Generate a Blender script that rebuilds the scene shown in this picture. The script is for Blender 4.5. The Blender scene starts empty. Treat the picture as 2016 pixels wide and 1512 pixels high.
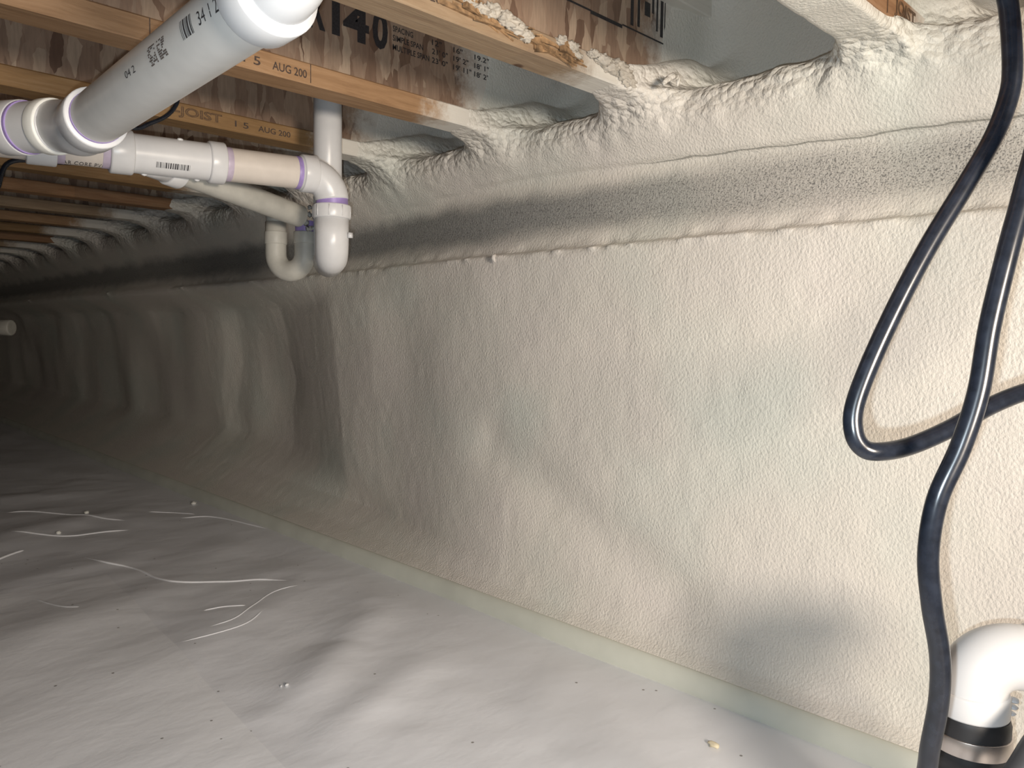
import bpy, bmesh, math, random
import numpy as np
from mathutils import Vector, Matrix

rng = np.random.default_rng(7)
random.seed(7)
scene = bpy.context.scene
COL = scene.collection

# ------------------------------------------------------------------ camera, light, exposure
CAM_Z = 0.62
cam_data = bpy.data.cameras.new('camera')
cam_data.sensor_fit = 'HORIZONTAL'
cam_data.sensor_width = 36.0
cam_data.lens = 1520.0 / 2016.0 * 36.0
cam_data.clip_start = 0.02
cam = bpy.data.objects.new('camera', cam_data)
COL.objects.link(cam)
M_cam = (Matrix.Rotation(math.radians(45.507), 4, 'Z') @ Matrix.Rotation(math.radians(90 - 3.561), 4, 'X')
         @ Matrix.Rotation(math.radians(0.823), 4, 'Z'))
cam.matrix_world = Matrix.Translation((0, 0, CAM_Z)) @ M_cam
scene.camera = cam

world = bpy.data.worlds.new('world')
scene.world = world
world.use_nodes = True
world.node_tree.nodes['Background'].inputs[0].default_value = (0.25, 0.4, 1.0, 1)
world.node_tree.nodes['Background'].inputs[1].default_value = 0.002


def look_at(o, target):
    d = Vector(target) - o.location
    o.rotation_euler = d.to_track_quat('-Z', 'Y').to_euler()


# warm work lamp held behind and to the right of the photographer
lamp = bpy.data.lights.new('work_lamp', 'SPOT')
lamp.shadow_soft_size = 0.15
lamp.energy = 145.0
lamp.spot_size = math.radians(96)
lamp.spot_blend = 1.0
lamp.color = (1.0, 0.875, 0.735)
lamp_o = bpy.data.objects.new('work_lamp', lamp)
COL.objects.link(lamp_o)
lamp_o.location = (0.92, 0.09, 0.735)
look_at(lamp_o, (-1.1, 0.90, 0.56))

# the phone's flash, just below and left of its lens
flash = bpy.data.lights.new('phone_flash', 'SPOT')
flash.energy = 24.0
flash.color = (0.80, 0.92, 1.0)
flash.shadow_soft_size = 0.0035
flash.spot_size = math.radians(145)
flash.spot_blend = 1.0
flash_o = bpy.data.objects.new('phone_flash', flash)
COL.objects.link(flash_o)
flash_o.matrix_world = cam.matrix_world @ Matrix.Translation((-0.013, -0.021, 0.0))

scene.view_settings.view_transform = 'Standard'
scene.view_settings.look = 'None'
scene.view_settings.exposure = 0.0
scene.view_settings.gamma = 1.0
scene.view_settings.use_curve_mapping = False


# ------------------------------------------------------------------ helpers
def obj(name, verts, faces, mat, parent=None, smooth=True, kind=None, label=None):
    """one mesh object; verts in world coordinates"""
    off = np.array(parent_loc(parent))
    v = np.asarray(verts, float) - off
    me = bpy.data.meshes.new(name)
    me.from_pydata(v.tolist(), [], [tuple(map(int, f)) for f in faces] if not isinstance(faces, np.ndarray) else faces.tolist())
    me.update()
    if smooth:
        me.shade_smooth()
    if mat:
        me.materials.append(mat)
    o = bpy.data.objects.new(name, me)
    COL.objects.link(o)
    if parent:
        o.parent = parent
    if kind:
        o['kind'] = kind
    if label:
        o['label'] = label
    return o


def parent_loc(p):
    loc = Vector((0, 0, 0))
    while p is not None:
        loc += p.location
        p = p.parent
    return loc


def thing(name, label, cat, loc, group=None):
    o = bpy.data.objects.new(name, None)
    o.empty_display_size = 0.05
    COL.objects.link(o)
    o.location = loc
    o['label'] = label
    o['category'] = cat
    if group:
        o['group'] = group
    return o


def tag(o, label, cat, group=None):
    o['label'] = label
    o['category'] = cat
    if group:
        o['group'] = group
    return o


def nrm(v):
    v = np.asarray(v, float)
    return v / np.linalg.norm(v)


def frames(path):
    P = np.asarray(path, float)
    n = len(P)
    T = np.zeros_like(P)
    for i in range(n):
        a = P[max(i - 1, 0)]
        b = P[min(i + 1, n - 1)]
        k = 1
        while np.linalg.norm(b - a) < 1e-7 and k < n:
            k += 1
            a = P[max(i - k, 0)]
            b = P[min(i + k, n - 1)]
        T[i] = nrm(b - a)
    up = np.array([0, 0, 1.0]) if abs(T[0][2]) < 0.9 else np.array([0, 1.0, 0])
    N = nrm(up - T[0] * (up @ T[0]))
    out = []
    for i in range(n):
        N = nrm(N - T[i] * (N @ T[i]))
        out.append((T[i], N, np.cross(T[i], N)))
    return out


def sweep(path, radii, seg=24, caps=True):
    P = np.asarray(path, float)
    n = len(P)
    R = np.full(n, radii, float) if np.isscalar(radii) else np.asarray(radii, float)
    fr = frames(P)
    ang = np.linspace(0, 2 * np.pi, seg, endpoint=False)
    V = []
    for i in range(n):
        T, N, B = fr[i]
        for a in ang:
            V.append(P[i] + R[i] * (np.cos(a) * N + np.sin(a) * B))
    F = []
    for i in range(n - 1):
        for j in range(seg):
            k = (j + 1) % seg
            F.append((i * seg + j, i * seg + k, (i + 1) * seg + k, (i + 1) * seg + j))
    if caps:
        F.append(tuple(range(seg - 1, -1, -1)))
        F.append(tuple(range((n - 1) * seg, n * seg)))
    return V, F


def sharp(o, deg=35):
    o.data.set_sharp_from_angle(angle=math.radians(deg))
    return o


def pipe(name, a, b, r, mat, parent, seg=32, **k):
    a = np.array(a, float)
    b = np.array(b, float)
    return sharp(obj(name, *sweep([a, b], r, seg), mat, parent, **k))


def collar(name, a, b, r, mat, parent, bev=0.0022, r0=None, **k):
    """hub with rounded rims; r0 = radius of the pipe it closes on"""
    a = np.array(a, float)
    b = np.array(b, float)
    d = nrm(b - a)
    r0 = r0 or r - 0.006
    path = [a, a, a + d * bev * 0.3, a + d * bev, b - d * bev, b - d * bev * 0.3, b, b]
    rad = [r0, r - bev, r - bev * 0.3, r, r, r - bev * 0.3, r - bev, r0]
    return sharp(obj(name, *sweep(path, rad, 40), mat, parent, **k), 50)


def arc(p, d0, d1, bend, n=14):
    """arc starting at p heading d0 and turning to d1 with the given bend radius"""
    d0 = nrm(d0)
    d1 = nrm(d1)
    th = math.acos(np.clip(d0 @ d1, -1, 1))
    nr = nrm(d1 - d0 * (d0 @ d1))
    c = np.array(p, float) + nr * bend
    return [c - nr * bend * math.cos(t) + d0 * bend * math.sin(t) for t in np.linspace(0, th, n)]


def smooth_path(pts, n=8):
    P = np.asarray(pts, float)
    Q = np.vstack([2 * P[0] - P[1], P, 2 * P[-1] - P[-2]])
    out = []
    for i in range(1, len(Q) - 2):
        for t in np.linspace(0, 1, n, endpoint=False):
            a, b, c, d = Q[i - 1], Q[i], Q[i + 1], Q[i + 2]
            out.append(0.5 * ((2 * b) + (-a + c) * t + (2 * a - 5 * b + 4 * c - d) * t * t + (-a + 3 * b - 3 * c + d) * t ** 3))
    out.append(P[-1])
    return np.array(out)


def box_vf(x0, x1, y0, y1, z0, z1):
    V = [(x, y, z) for x in (x0, x1) for y in (y0, y1) for z in (z0, z1)]
    F = [(0, 1, 3, 2), (4, 6, 7, 5), (0, 4, 5, 1), (2, 3, 7, 6), (0, 2, 6, 4), (1, 5, 7, 3)]
    return V, F


def join_vf(parts):
    V, F = [], []
    for v, f in parts:
        o = len(V)
        V += list(map(tuple, v))
        F += [tuple(i + o for i in q) for q in f]
    return V, F


TAB3 = rng.random((64, 64, 64)).astype(np.float32) * 2 - 1


def noise3(p):
    p = np.asarray(p, np.float32)
    i = np.floor(p).astype(np.int32)
    f = p - i
    f = f * f * (3 - 2 * f)
    i0 = i & 63
    i1 = (i + 1) & 63
    x0, y0, z0 = i0[..., 0], i0[..., 1], i0[..., 2]
    x1, y1, z1 = i1[..., 0], i1[..., 1], i1[..., 2]
    fx, fy, fz = f[..., 0], f[..., 1], f[..., 2]
    c00 = TAB3[x0, y0, z0] * (1 - fx) + TAB3[x1, y0, z0] * fx
    c10 = TAB3[x0, y1, z0] * (1 - fx) + TAB3[x1, y1, z0] * fx
    c01 = TAB3[x0, y0, z1] * (1 - fx) + TAB3[x1, y0, z1] * fx
    c11 = TAB3[x0, y1, z1] * (1 - fx) + TAB3[x1, y1, z1] * fx
    return (c00 * (1 - fy) + c10 * fy) * (1 - fz) + (c01 * (1 - fy) + c11 * fy) * fz


def noise2(x, y, s=0.0):
    return noise3(np.stack([x, y, np.full_like(x, s + 0.37)], -1))


def sstep(a, b, x):
    t = np.clip((x - a) / (b - a), 0, 1)
    return t * t * (3 - 2 * t)


# ------------------------------------------------------------------ materials
def new_mat(name):
    m = bpy.data.materials.new(name)
    m.use_nodes = True
    nt = m.node_tree
    b = nt.nodes['Principled BSDF']
    return m, nt, b


def N(nt, kind, **props):
    n = nt.nodes.new(kind)
    for k, v in props.items():
        if k.startswith('i_'):
            key = k[2:]
            n.inputs[int(key) if key.isdigit() else key].default_value = v
        else:
            setattr(n, k, v)
    return n


def L(nt, a, b):
    nt.links.new(a, b)


def ramp(nt, src, stops, interp='LINEAR'):
    r = N(nt, 'ShaderNodeValToRGB')
    cr = r.color_ramp
    cr.interpolation = interp
    while len(cr.elements) < len(stops):
        cr.elements.new(0.5)
    for e, (p, c) in zip(cr.elements, stops):
        e.position = p
        e.color = (*c, 1) if len(c) == 3 else c
    L(nt, src, r.inputs[0])
    return r


def mixc(nt, fac, a, b, blend='MIX'):
    m = N(nt, 'ShaderNodeMix', data_type='RGBA', blend_type=blend)
    for s, v in ((m.inputs['Factor'], fac), (m.inputs['A'], a), (m.inputs['B'], b)):
        if hasattr(v, 'is_output'):
            L(nt, v, s)
        else:
            s.default_value = v if not isinstance(v, tuple) else ((*v, 1) if len(v) == 3 else v)
    return m.outputs['Result']


def math_n(nt, op, a, b=None, c=None, clamp=False):
    m = N(nt, 'ShaderNodeMath', operation=op, use_clamp=clamp)
    for i, v in enumerate((a, b, c)):
        if v is None:
            continue
        if hasattr(v, 'is_output'):
            L(nt, v, m.inputs[i])
        else:
            m.inputs[i].default_value = v
    return m.outputs[0]


def maprange(nt, src, a, b, c=0.0, d=1.0, smooth=True):
    m = N(nt, 'ShaderNodeMapRange', interpolation_type='SMOOTHSTEP' if smooth else 'LINEAR')
    L(nt, src, m.inputs[0])
    for i, v in enumerate((a, b, c, d)):
        m.inputs[i + 1].default_value = v
    return m.outputs[0]


def world_pos(nt):
    g = N(nt, 'ShaderNodeNewGeometry')
    return g.outputs['Position']


def mapping(nt, vec, scale=(1, 1, 1), rot=(0, 0, 0), loc=(0, 0, 0)):
    m = N(nt, 'ShaderNodeMapping')
    L(nt, vec, m.inputs[0])
    m.inputs['Scale'].default_value = scale
    m.inputs['Rotation'].default_value = rot
    m.inputs['Location'].default_value = loc
    return m.outputs[0]


def bump(nt, height, strength, dist, normal=None):
    b = N(nt, 'ShaderNodeBump')
    b.inputs['Strength'].default_value = strength
    b.inputs['Distance'].default_value = dist
    L(nt, height, b.inputs['Height'])
    if normal is not None:
        L(nt, normal, b.inputs['Normal'])
    return b.outputs[0]


FOAM = (0.77, 0.73, 0.66)


def n5c(nt, pos):
    n = N(nt, 'ShaderNodeTexNoise', i_Scale=45.0, i_Detail=2.0)
    L(nt, pos, n.inputs['Vector'])
    return n.outputs['Color']


def foam_material():
    m, nt, b = new_mat('spray_foam')
    pos = world_pos(nt)
    sep = N(nt, 'ShaderNodeSeparateXYZ')
    L(nt, pos, sep.inputs[0])
    # large soft tint blotches: pinkish and greenish cream
    n1 = N(nt, 'ShaderNodeTexNoise', i_Scale=3.2, i_Detail=2.0)
    L(nt, pos, n1.inputs['Vector'])
    tint = ramp(nt, n1.outputs[0], [(0.30, (0.70, 0.705, 0.64)), (0.5, FOAM), (0.70, (0.77, 0.715, 0.66))]).outputs[0]
    # thin, overspray-speckled concrete strip between the wall foam and the rim foam
    n2 = N(nt, 'ShaderNodeTexNoise', i_Scale=7.0, i_Detail=3.0)
    L(nt, mapping(nt, pos, (1, 1, 2)), n2.inputs['Vector'])
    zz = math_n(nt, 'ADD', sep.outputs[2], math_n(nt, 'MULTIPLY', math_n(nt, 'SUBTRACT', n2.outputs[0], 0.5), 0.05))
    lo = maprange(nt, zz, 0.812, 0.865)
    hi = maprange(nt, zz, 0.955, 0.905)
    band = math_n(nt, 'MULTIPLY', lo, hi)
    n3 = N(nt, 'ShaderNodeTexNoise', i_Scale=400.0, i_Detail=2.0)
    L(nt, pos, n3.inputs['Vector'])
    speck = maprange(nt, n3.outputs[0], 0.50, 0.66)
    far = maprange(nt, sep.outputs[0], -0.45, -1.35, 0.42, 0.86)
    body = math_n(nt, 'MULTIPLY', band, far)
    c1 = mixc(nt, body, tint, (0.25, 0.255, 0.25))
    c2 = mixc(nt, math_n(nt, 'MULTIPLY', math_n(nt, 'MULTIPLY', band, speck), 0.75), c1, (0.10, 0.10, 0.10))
    # hairline crack where the rim foam stops
    n7 = N(nt, 'ShaderNodeTexNoise', i_Scale=14.0, i_Detail=4.0)
    L(nt, pos, n7.inputs['Vector'])
    zc = math_n(nt, 'ADD', math_n(nt, 'ADD', sep.outputs[2], math_n(nt, 'MULTIPLY', math_n(nt, 'ADD', sep.outputs[0], 0.62), 0.048)), math_n(nt, 'MULTIPLY', math_n(nt, 'SUBTRACT', n7.outputs[0], 0.5), 0.012))
    dc = math_n(nt, 'ABSOLUTE', math_n(nt, 'SUBTRACT', zc, 0.9455))
    crack = math_n(nt, 'MULTIPLY', maprange(nt, dc, 0.0015, 0.0004), maprange(nt, sep.outputs[0], -0.98, -0.85, 0.0, 0.6))
    c2 = mixc(nt, crack, c2, (0.13, 0.13, 0.11))
    L(nt, c2, b.inputs['Base Color'])
    b.inputs['Roughness'].default_value = 0.42
    b.inputs['Specular IOR Level'].default_value = 0.4
    # orange-peel skin
    n4 = N(nt, 'ShaderNodeTexNoise', i_Scale=240.0, i_Detail=3.0, i_Roughness=0.5)
    L(nt, mapping(nt, pos, (1.0, 1.0, 0.72), (0.0, 0.35, 0.0)), n4.inputs['Vector'])
    # cauliflower blisters along the upper lip of the rim foam
    n6 = N(nt, 'ShaderNodeTexVoronoi', feature='F1', i_Scale=75.0)
    wv = N(nt, 'ShaderNodeVectorMath', operation='MULTIPLY_ADD')
    L(nt, n5c(nt, pos), wv.inputs[0])
    wv.inputs[1].default_value = (0.012, 0.012, 0.012)
    L(nt, pos, wv.inputs[2])
    L(nt, mapping(nt, wv.outputs[0], (0.8, 1.0, 1.0)), n6.inputs['Vector'])
    lipm = math_n(nt, 'MULTIPLY', maprange(nt, sep.outputs[2], 0.985, 1.05), maprange(nt, sep.outputs[2], 1.15, 1.09))
    lipm = math_n(nt, 'MULTIPLY', lipm, maprange(nt, sep.outputs[1], 1.06, 1.18))
    n5 = N(nt, 'ShaderNodeTexNoise', i_Scale=190.0, i_Detail=1.0)
    L(nt, pos, n5.inputs['Vector'])
    h = math_n(nt, 'ADD', n4.outputs[0], math_n(nt, 'MULTIPLY', n5.outputs[0], 0.35))
    fine = bump(nt, h, 0.5, 0.0045)
    blister = math_n(nt, 'SUBTRACT', 1.0, math_n(nt, 'MULTIPLY', n6.outputs['Distance'], lipm))
    L(nt, bump(nt, blister, 0.6, 0.011, fine), b.inputs['Normal'])
    return m


def overspray(nt, sep, edge, width, amount=1.0):
    n = N(nt, 'ShaderNodeTexNoise', i_Scale=26.0, i_Detail=6.0, i_Roughness=0.75)
    L(nt, world_pos(nt), n.inputs['Vector'])
    y = math_n(nt, 'ADD', sep.outputs[1], math_n(nt, 'MULTIPLY', math_n(nt, 'SUBTRACT', n.outputs[0], 0.5), 0.16))
    return maprange(nt, y, edge, edge + width, 0.0, amount)


def wood_material(name, cols, seed, spray=0.99):
    m, nt, b = new_mat(name)
    pos = world_pos(nt)
    sep = N(nt, 'ShaderNodeSeparateXYZ')
    L(nt, pos, sep.inputs[0])
    warp = N(nt, 'ShaderNodeTexNoise', i_Scale=6.0, i_Detail=2.0)
    L(nt, mapping(nt, pos, (3, 0.6, 3), (0, 0, 0), (seed, seed * 2, 0)), warp.inputs['Vector'])
    v = N(nt, 'ShaderNodeVectorMath', operation='MULTIPLY_ADD')
    L(nt, warp.outputs['Color'], v.inputs[0])
    v.inputs[1].default_value = (0.03, 0.03, 0.03)
    L(nt, pos, v.inputs[2])
    g = N(nt, 'ShaderNodeTexNoise', i_Scale=18.0, i_Detail=5.0, i_Roughness=0.65)
    L(nt, mapping(nt, v.outputs[0], (6, 0.45, 6), (0, 0, 0), (seed * 3, 0, seed)), g.inputs['Vector'])
    col = ramp(nt, g.outputs[0], [(0.28, cols[0]), (0.5, cols[1]), (0.72, cols[2])]).outputs[0]
    # boards finger-jointed end to end: a slow change of tone along the length
    board = N(nt, 'ShaderNodeTexVoronoi', voronoi_dimensions='1D', i_Scale=1.7)
    L(nt, math_n(nt, 'ADD', sep.outputs[1], seed * 1.37), board.inputs['W'])
    bsep = N(nt, 'ShaderNodeSeparateColor')
    L(nt, board.outputs['Color'], bsep.inputs[0])
    col = mixc(nt, 0.55, col, ramp(nt, bsep.outputs[0], [(0, (0.72, 0.72, 0.72)), (1, (1.15, 1.1, 1.0))]).outputs[0], 'MULTIPLY')
    # knots
    k = N(nt, 'ShaderNodeTexVoronoi', i_Scale=9.0)
    L(nt, mapping(nt, pos, (1, 0.8, 1), (0, 0, 0), (seed, seed, seed)), k.inputs['Vector'])
    col = mixc(nt, maprange(nt, k.outputs['Distance'], 0.11, 0.05), col, (0.10, 0.05, 0.025))
    col = mixc(nt, overspray(nt, sep, spray, 0.10), col, FOAM)
    L(nt, col, b.inputs['Base Color'])
    b.inputs['Roughness'].default_value = 0.65
    L(nt, bump(nt, g.outputs[0], 0.25, 0.004), b.inputs['Normal'])
    return m


def osb_material(name='strand_board', spray=1.08):
    m, nt, b = new_mat(name)
    pos = world_pos(nt)
    sep = N(nt, 'ShaderNodeSeparateXYZ')
    L(nt, pos, sep.inputs[0])
    warp = N(nt, 'ShaderNodeTexNoise', i_Scale=35.0, i_Detail=2.0)
    L(nt, pos, warp.inputs['Vector'])
    v = N(nt, 'ShaderNodeVectorMath', operation='MULTIPLY_ADD')
    L(nt, warp.outputs['Color'], v.inputs[0])
    v.inputs[1].default_value = (0.012, 0.012, 0.012)
    L(nt, pos, v.inputs[2])
    cols, hs = [], []
    for i, (ang, sy, sz) in enumerate(((0.12, 46, 13), (-0.5, 52, 15), (0.55, 40, 12))):
        vo = N(nt, 'ShaderNodeTexVoronoi', feature='F1', i_Scale=1.0, i_Randomness=1.0)
        L(nt, mapping(nt, v.outputs[0], (9.0, sy, sz), (ang, 0, 0), (i * 3.1, i * 7.7, i * 1.3)), vo.inputs['Vector'])
        s = N(nt, 'ShaderNodeSeparateColor')
        L(nt, vo.outputs['Color'], s.inputs[0])
        cols.append(s)
        hs.append(vo)
    pal = [(0.0, (0.13, 0.07, 0.045)), (0.12, (0.25, 0.155, 0.105)), (0.45, (0.33, 0.22, 0.155)), (0.8, (0.40, 0.285, 0.205)), (1.0, (0.55, 0.42, 0.31))]
    c0 = ramp(nt, cols[0].outputs[0], pal).outputs[0]
    c1 = ramp(nt, cols[1].outputs[0], pal).outputs[0]
    c2 = ramp(nt, cols[2].outputs[0], pal).outputs[0]
    col = mixc(nt, maprange(nt, cols[1].outputs[1], 0.45, 0.5), mixc(nt, 0.2, c0, (0.33, 0.22, 0.155)), mixc(nt, 0.2, c1, (0.36, 0.25, 0.18)))
    col = mixc(nt, maprange(nt, cols[2].outputs[2], 0.66, 0.7), col, c2)
    gr = N(nt, 'ShaderNodeTexNoise', i_Scale=60.0, i_Detail=4.0)
    L(nt, mapping(nt, pos, (1, 3.5, 0.5)), gr.inputs['Vector'])
    col = mixc(nt, 0.5, col, ramp(nt, gr.outputs[0], [(0.3, (0.7, 0.7, 0.7)), (0.7, (1.15, 1.15, 1.15))]).outputs[0], 'MULTIPLY')
    col = mixc(nt, overspray(nt, sep, spray, 0.09), col, FOAM)
    L(nt, col, b.inputs['Base Color'])
    b.inputs['Roughness'].default_value = 0.6
    hh = math_n(nt, 'ADD', cols[0].outputs[0], cols[1].outputs[1])
    L(nt, bump(nt, hh, 0.35, 0.002), b.inputs['Normal'])
    return m


def liner_material(name, base):
    m, nt, b = new_mat(name)
    pos = world_pos(nt)
    n = N(nt, 'ShaderNodeTexNoise', i_Scale=2.6, i_Detail=4.0)
    L(nt, pos, n.inputs['Vector'])
    c = ramp(nt, n.outputs[0], [(0.3, tuple(x * 0.90 for x in base)), (0.7, base)]).outputs[0]
    # dust and grit
    d = N(nt, 'ShaderNodeTexVoronoi', i_Scale=17.0)
    L(nt, pos, d.inputs['Vector'])
    dd = maprange(nt, d.outputs['Distance'], 0.055, 0.03)
    c = mixc(nt, math_n(nt, 'MULTIPLY', dd, 0.8), c, (0.13, 0.11, 0.09))
    L(nt, c, b.inputs['Base Color'])
    b.inputs['Roughness'].default_value = 0.38
    b.inputs['Specular IOR Level'].default_value = 0.45
    w = N(nt, 'ShaderNodeTexNoise', i_Scale=16.0, i_Detail=4.0)
    L(nt, mapping(nt, pos, (1.0, 0.55, 1.0), (0, 0, 0.6)), w.inputs['Vector'])
    L(nt, bump(nt, w.outputs[0], 0.2, 0.012), b.inputs['Normal'])
    return m


def plain(name, color, rough=0.4, metal=0.0, spec=0.5, var=0.06, scale=40.0, bumps=0.0):
    m, nt, b = new_mat(name)
    n = N(nt, 'ShaderNodeTexNoise', i_Scale=scale, i_Detail=3.0)
    L(nt, world_pos(nt), n.inputs['Vector'])
    lo = tuple(max(0, c * (1 - var)) for c in color)
    hi = tuple(min(1, c * (1 + var)) for c in color)
    L(nt, ramp(nt, n.outputs[0], [(0.3, lo), (0.7, hi)]).outputs[0], b.inputs['Base Color'])
    b.inputs['Roughness'].default_value = rough
    b.inputs['Metallic'].default_value = metal
    b.inputs['Specular IOR Level'].default_value = spec
    if bumps:
        L(nt, bump(nt, n.outputs[0], bumps, 0.002), b.inputs['Normal'])
    return m


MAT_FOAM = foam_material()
MAT_OSB = osb_material()
MAT_OSB_BARE = osb_material('strand_board_less_sprayed', 1.21)
MAT_LINER = liner_material('white_poly_liner', (0.83, 0.835, 0.875))
MAT_SHEET = liner_material('white_poly_overlap', (0.89, 0.893, 0.925))
MAT_STRIP = plain('pale_green_foam_skin', (0.68, 0.69, 0.61), 0.5, scale=9.0, var=0.08, bumps=0.05)
MAT_PVC = plain('white_pvc', (0.66, 0.655, 0.66), 0.32, var=0.03)
MAT_PVC_PIPE = plain('cream_pvc_pipe', (0.64, 0.575, 0.515), 0.36, var=0.04)
MAT_PVC_GREY = plain('pale_grey_pvc_pipe', (0.62, 0.605, 0.58), 0.34, var=0.04)
MAT_PVC_SHADED = plain('shaded_white_pvc', (0.46, 0.445, 0.40), 0.5, var=0.08)  # white PVC with the shade under the pipes put into its colour
MAT_GLUE = plain('dried_cement', (0.80, 0.79, 0.74), 0.4, var=0.05)
MAT_PRIMER = plain('purple_primer', (0.33, 0.24, 0.52), 0.4, var=0.15, scale=60)
MAT_PRIMER_PALE = plain('pale_purple_primer', (0.50, 0.42, 0.52), 0.4, var=0.12, scale=60)
MAT_BRIGHT = plain('clean_white_pvc', (0.66, 0.66, 0.67), 0.28, var=0.01)
MAT_CABLE = plain('black_cable_jacket', (0.014, 0.017, 0.025), 0.24, spec=0.6, var=0.3, scale=120)
MAT_RUBBER = plain('black_rubber', (0.022, 0.022, 0.024), 0.45, var=0.2)
MAT_STEEL = plain('worm_clamp_steel', (0.62, 0.56, 0.52), 0.34, metal=0.9, var=0.12, scale=25)
MAT_HOSE = plain('dark_grey_hose', (0.07, 0.07, 0.075), 0.5, var=0.15)
MAT_INK = plain('black_print', (0.035, 0.032, 0.035), 0.6, var=0.3, scale=300)
MAT_INK_FADED = plain('faded_print', (0.075, 0.05, 0.04), 0.7, var=0.4, scale=260)
MAT_INK_BROWN = plain('brown_print', (0.13, 0.075, 0.04), 0.7, var=0.3, scale=200)
MAT_GREEN = plain('green_wire', (0.02, 0.10, 0.09), 0.4)
MAT_FLUFF = plain('torn_white_foam', (0.54, 0.49, 0.42), 0.7, var=0.12, scale=90, bumps=0.6)
MAT_ROT = plain('splintered_wood', (0.32, 0.195, 0.10), 0.75, var=0.6, scale=70, bumps=0.6)
MAT_CRUMB = plain('cream_crumb', (0.80, 0.70, 0.50), 0.6)
MAT_CONCRETE = plain('dim_foam_end_wall', (0.6, 0.57, 0.5), 0.6)


# ------------------------------------------------------------------ floor liner and its folds
def seg_dist(x, y, a, b):
    a = np.array(a)
    b = np.array(b)
    d = b - a
    t = np.clip(((x - a[0]) * d[0] + (y - a[1]) * d[1]) / (d @ d), 0, 1)
    return np.hypot(x - a[0] - t * d[0], y - a[1] - t * d[1]), t


RIDGES = [  # (a, b, width, height)
    ((-1.14, 0.62), (-1.30, 0.83), 0.055, 0.020),
    ((-1.30, 0.83), (-1.48, 1.05), 0.060, 0.018),
    ((-1.02, 0.62), (-1.13, 0.92), 0.050, 0.016),
    ((-1.45, 0.55), (-1.70, 0.95), 0.080, 0.012),
    ((-1.75, 0.45), (-1.98, 0.80), 0.075, 0.012),
    ((-2.15, 0.40), (-2.30, 0.85), 0.090, 0.014),
    ((-0.80, 0.80), (-0.95, 1.08), 0.060, 0.010),
    ((-2.60, 0.35), (-2.85, 0.95), 0.090, 0.016),
    ((-3.30, 0.30), (-3.25, 0.95), 0.100, 0.018),
]


def hf(x, y):
    x = np.asarray(x, float)
    y = np.asarray(y, float)
    h = 0.011 * noise2(x * 2.3, y * 2.3, 1) + 0.006 * noise2(x * 5.5 + y * 2.0, y * 5.0 - x, 5) + 0.0022 * noise2(x * 14, y * 14, 9)
    for a, b, w, amp in RIDGES:
        d, t = seg_dist(x, y, a, b)
        h = h + 0.6 * amp * np.exp(-(d / w) ** 2) * np.sin(np.pi * np.clip(0.12 + 0.76 * t, 0, 1))
    edge = sstep(1.02, 1.15, y)
    return (h - 0.004) * (1 - edge) + edge * (-0.004 + 0.006 * noise2(x * 3.1, y * 0 + 3, 2))


def grid_mesh(xs, ys, zf):
    X, Y = np.meshgrid(xs, ys, indexing='ij')
    Z = zf(X, Y)
    nx, ny = X.shape
    idx = np.arange(nx * ny).reshape(nx, ny)
    F = np.stack([idx[:-1, :-1], idx[1:, :-1], idx[1:, 1:], idx[:-1, 1:]], -1).reshape(-1, 4)
    return np.stack([X, Y, Z], -1).reshape(-1, 3), F


xs = np.concatenate([np.arange(-9.1, -3.6, 0.05), np.arange(-3.6, 0.3, 0.011), np.arange(0.3, 1.61, 0.1)])
ys = np.concatenate([np.arange(-2.5, 0.05, 0.05), np.arange(0.05, 1.26, 0.011)])
floor = obj('floor', *grid_mesh(xs, ys, hf), MAT_LINER, kind='structure')
floor['label'] = 'wrinkled white plastic vapour barrier covering the crawl space ground'

# overlapping sheet of liner in the near left corner
sx = np.arange(-2.1, 0.3, 0.02)
sv = np.linspace(0, 1, 40)
SX, SVV = np.meshgrid(sx, sv, indexing='ij')
SY = -1.5 + SVV * ((0.535 - 0.09 * (SX + 1.12)) + 1.5)
sidx = np.arange(SX.size).reshape(SX.shape)
sF = np.stack([sidx[:-1, :-1], sidx[1:, :-1], sidx[1:, 1:], sidx[:-1, 1:]], -1).reshape(-1, 4)
obj('liner_sheet', np.stack([SX, SY, hf(SX, SY) + 0.0012], -1).reshape(-1, 3), sF, MAT_SHEET, floor)

CREASES = [
    ([(-2.377, 0.621), (-2.223, 0.648), (-2.132, 0.695), (-1.962, 0.711), (-1.905, 0.739), (-1.854, 0.82), (-1.802, 0.902), (-1.717, 0.961)], 0.0050),
    ([(-2.62, 0.985), (-2.576, 1.07), (-2.496, 1.105), (-2.362, 1.13), (-2.246, 1.150)], 0.0045),
    ([(-2.764, 0.946), (-2.71, 1.02), (-2.623, 1.072)], 0.0035),
    ([(-3.036, 0.573), (-2.987, 0.652), (-2.879, 0.732), (-2.734, 0.799), (-2.641, 0.863)], 0.0050),
    ([(-2.719, 0.519), (-2.619, 0.597), (-2.567, 0.665), (-2.559, 0.747), (-2.541, 0.845)], 0.0048),
    ([(-2.406, 0.429), (-2.452, 0.484), (-2.482, 0.527)], 0.0055),
    ([(-1.672, 0.687), (-1.663, 0.735), (-1.629, 0.778)], 0.0032),
    ([(-1.692, 0.953), (-1.689, 0.871), (-1.624, 0.788), (-1.566, 0.714), (-1.554, 0.643)], 0.0022),
    ([(-1.517, 0.567), (-1.513, 0.668), (-1.53, 0.731), (-1.579, 0.79)], 0.0022),
    ([(-2.05, 0.443), (-1.907, 0.471), (-1.856, 0.503)], 0.0042),
]
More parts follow.
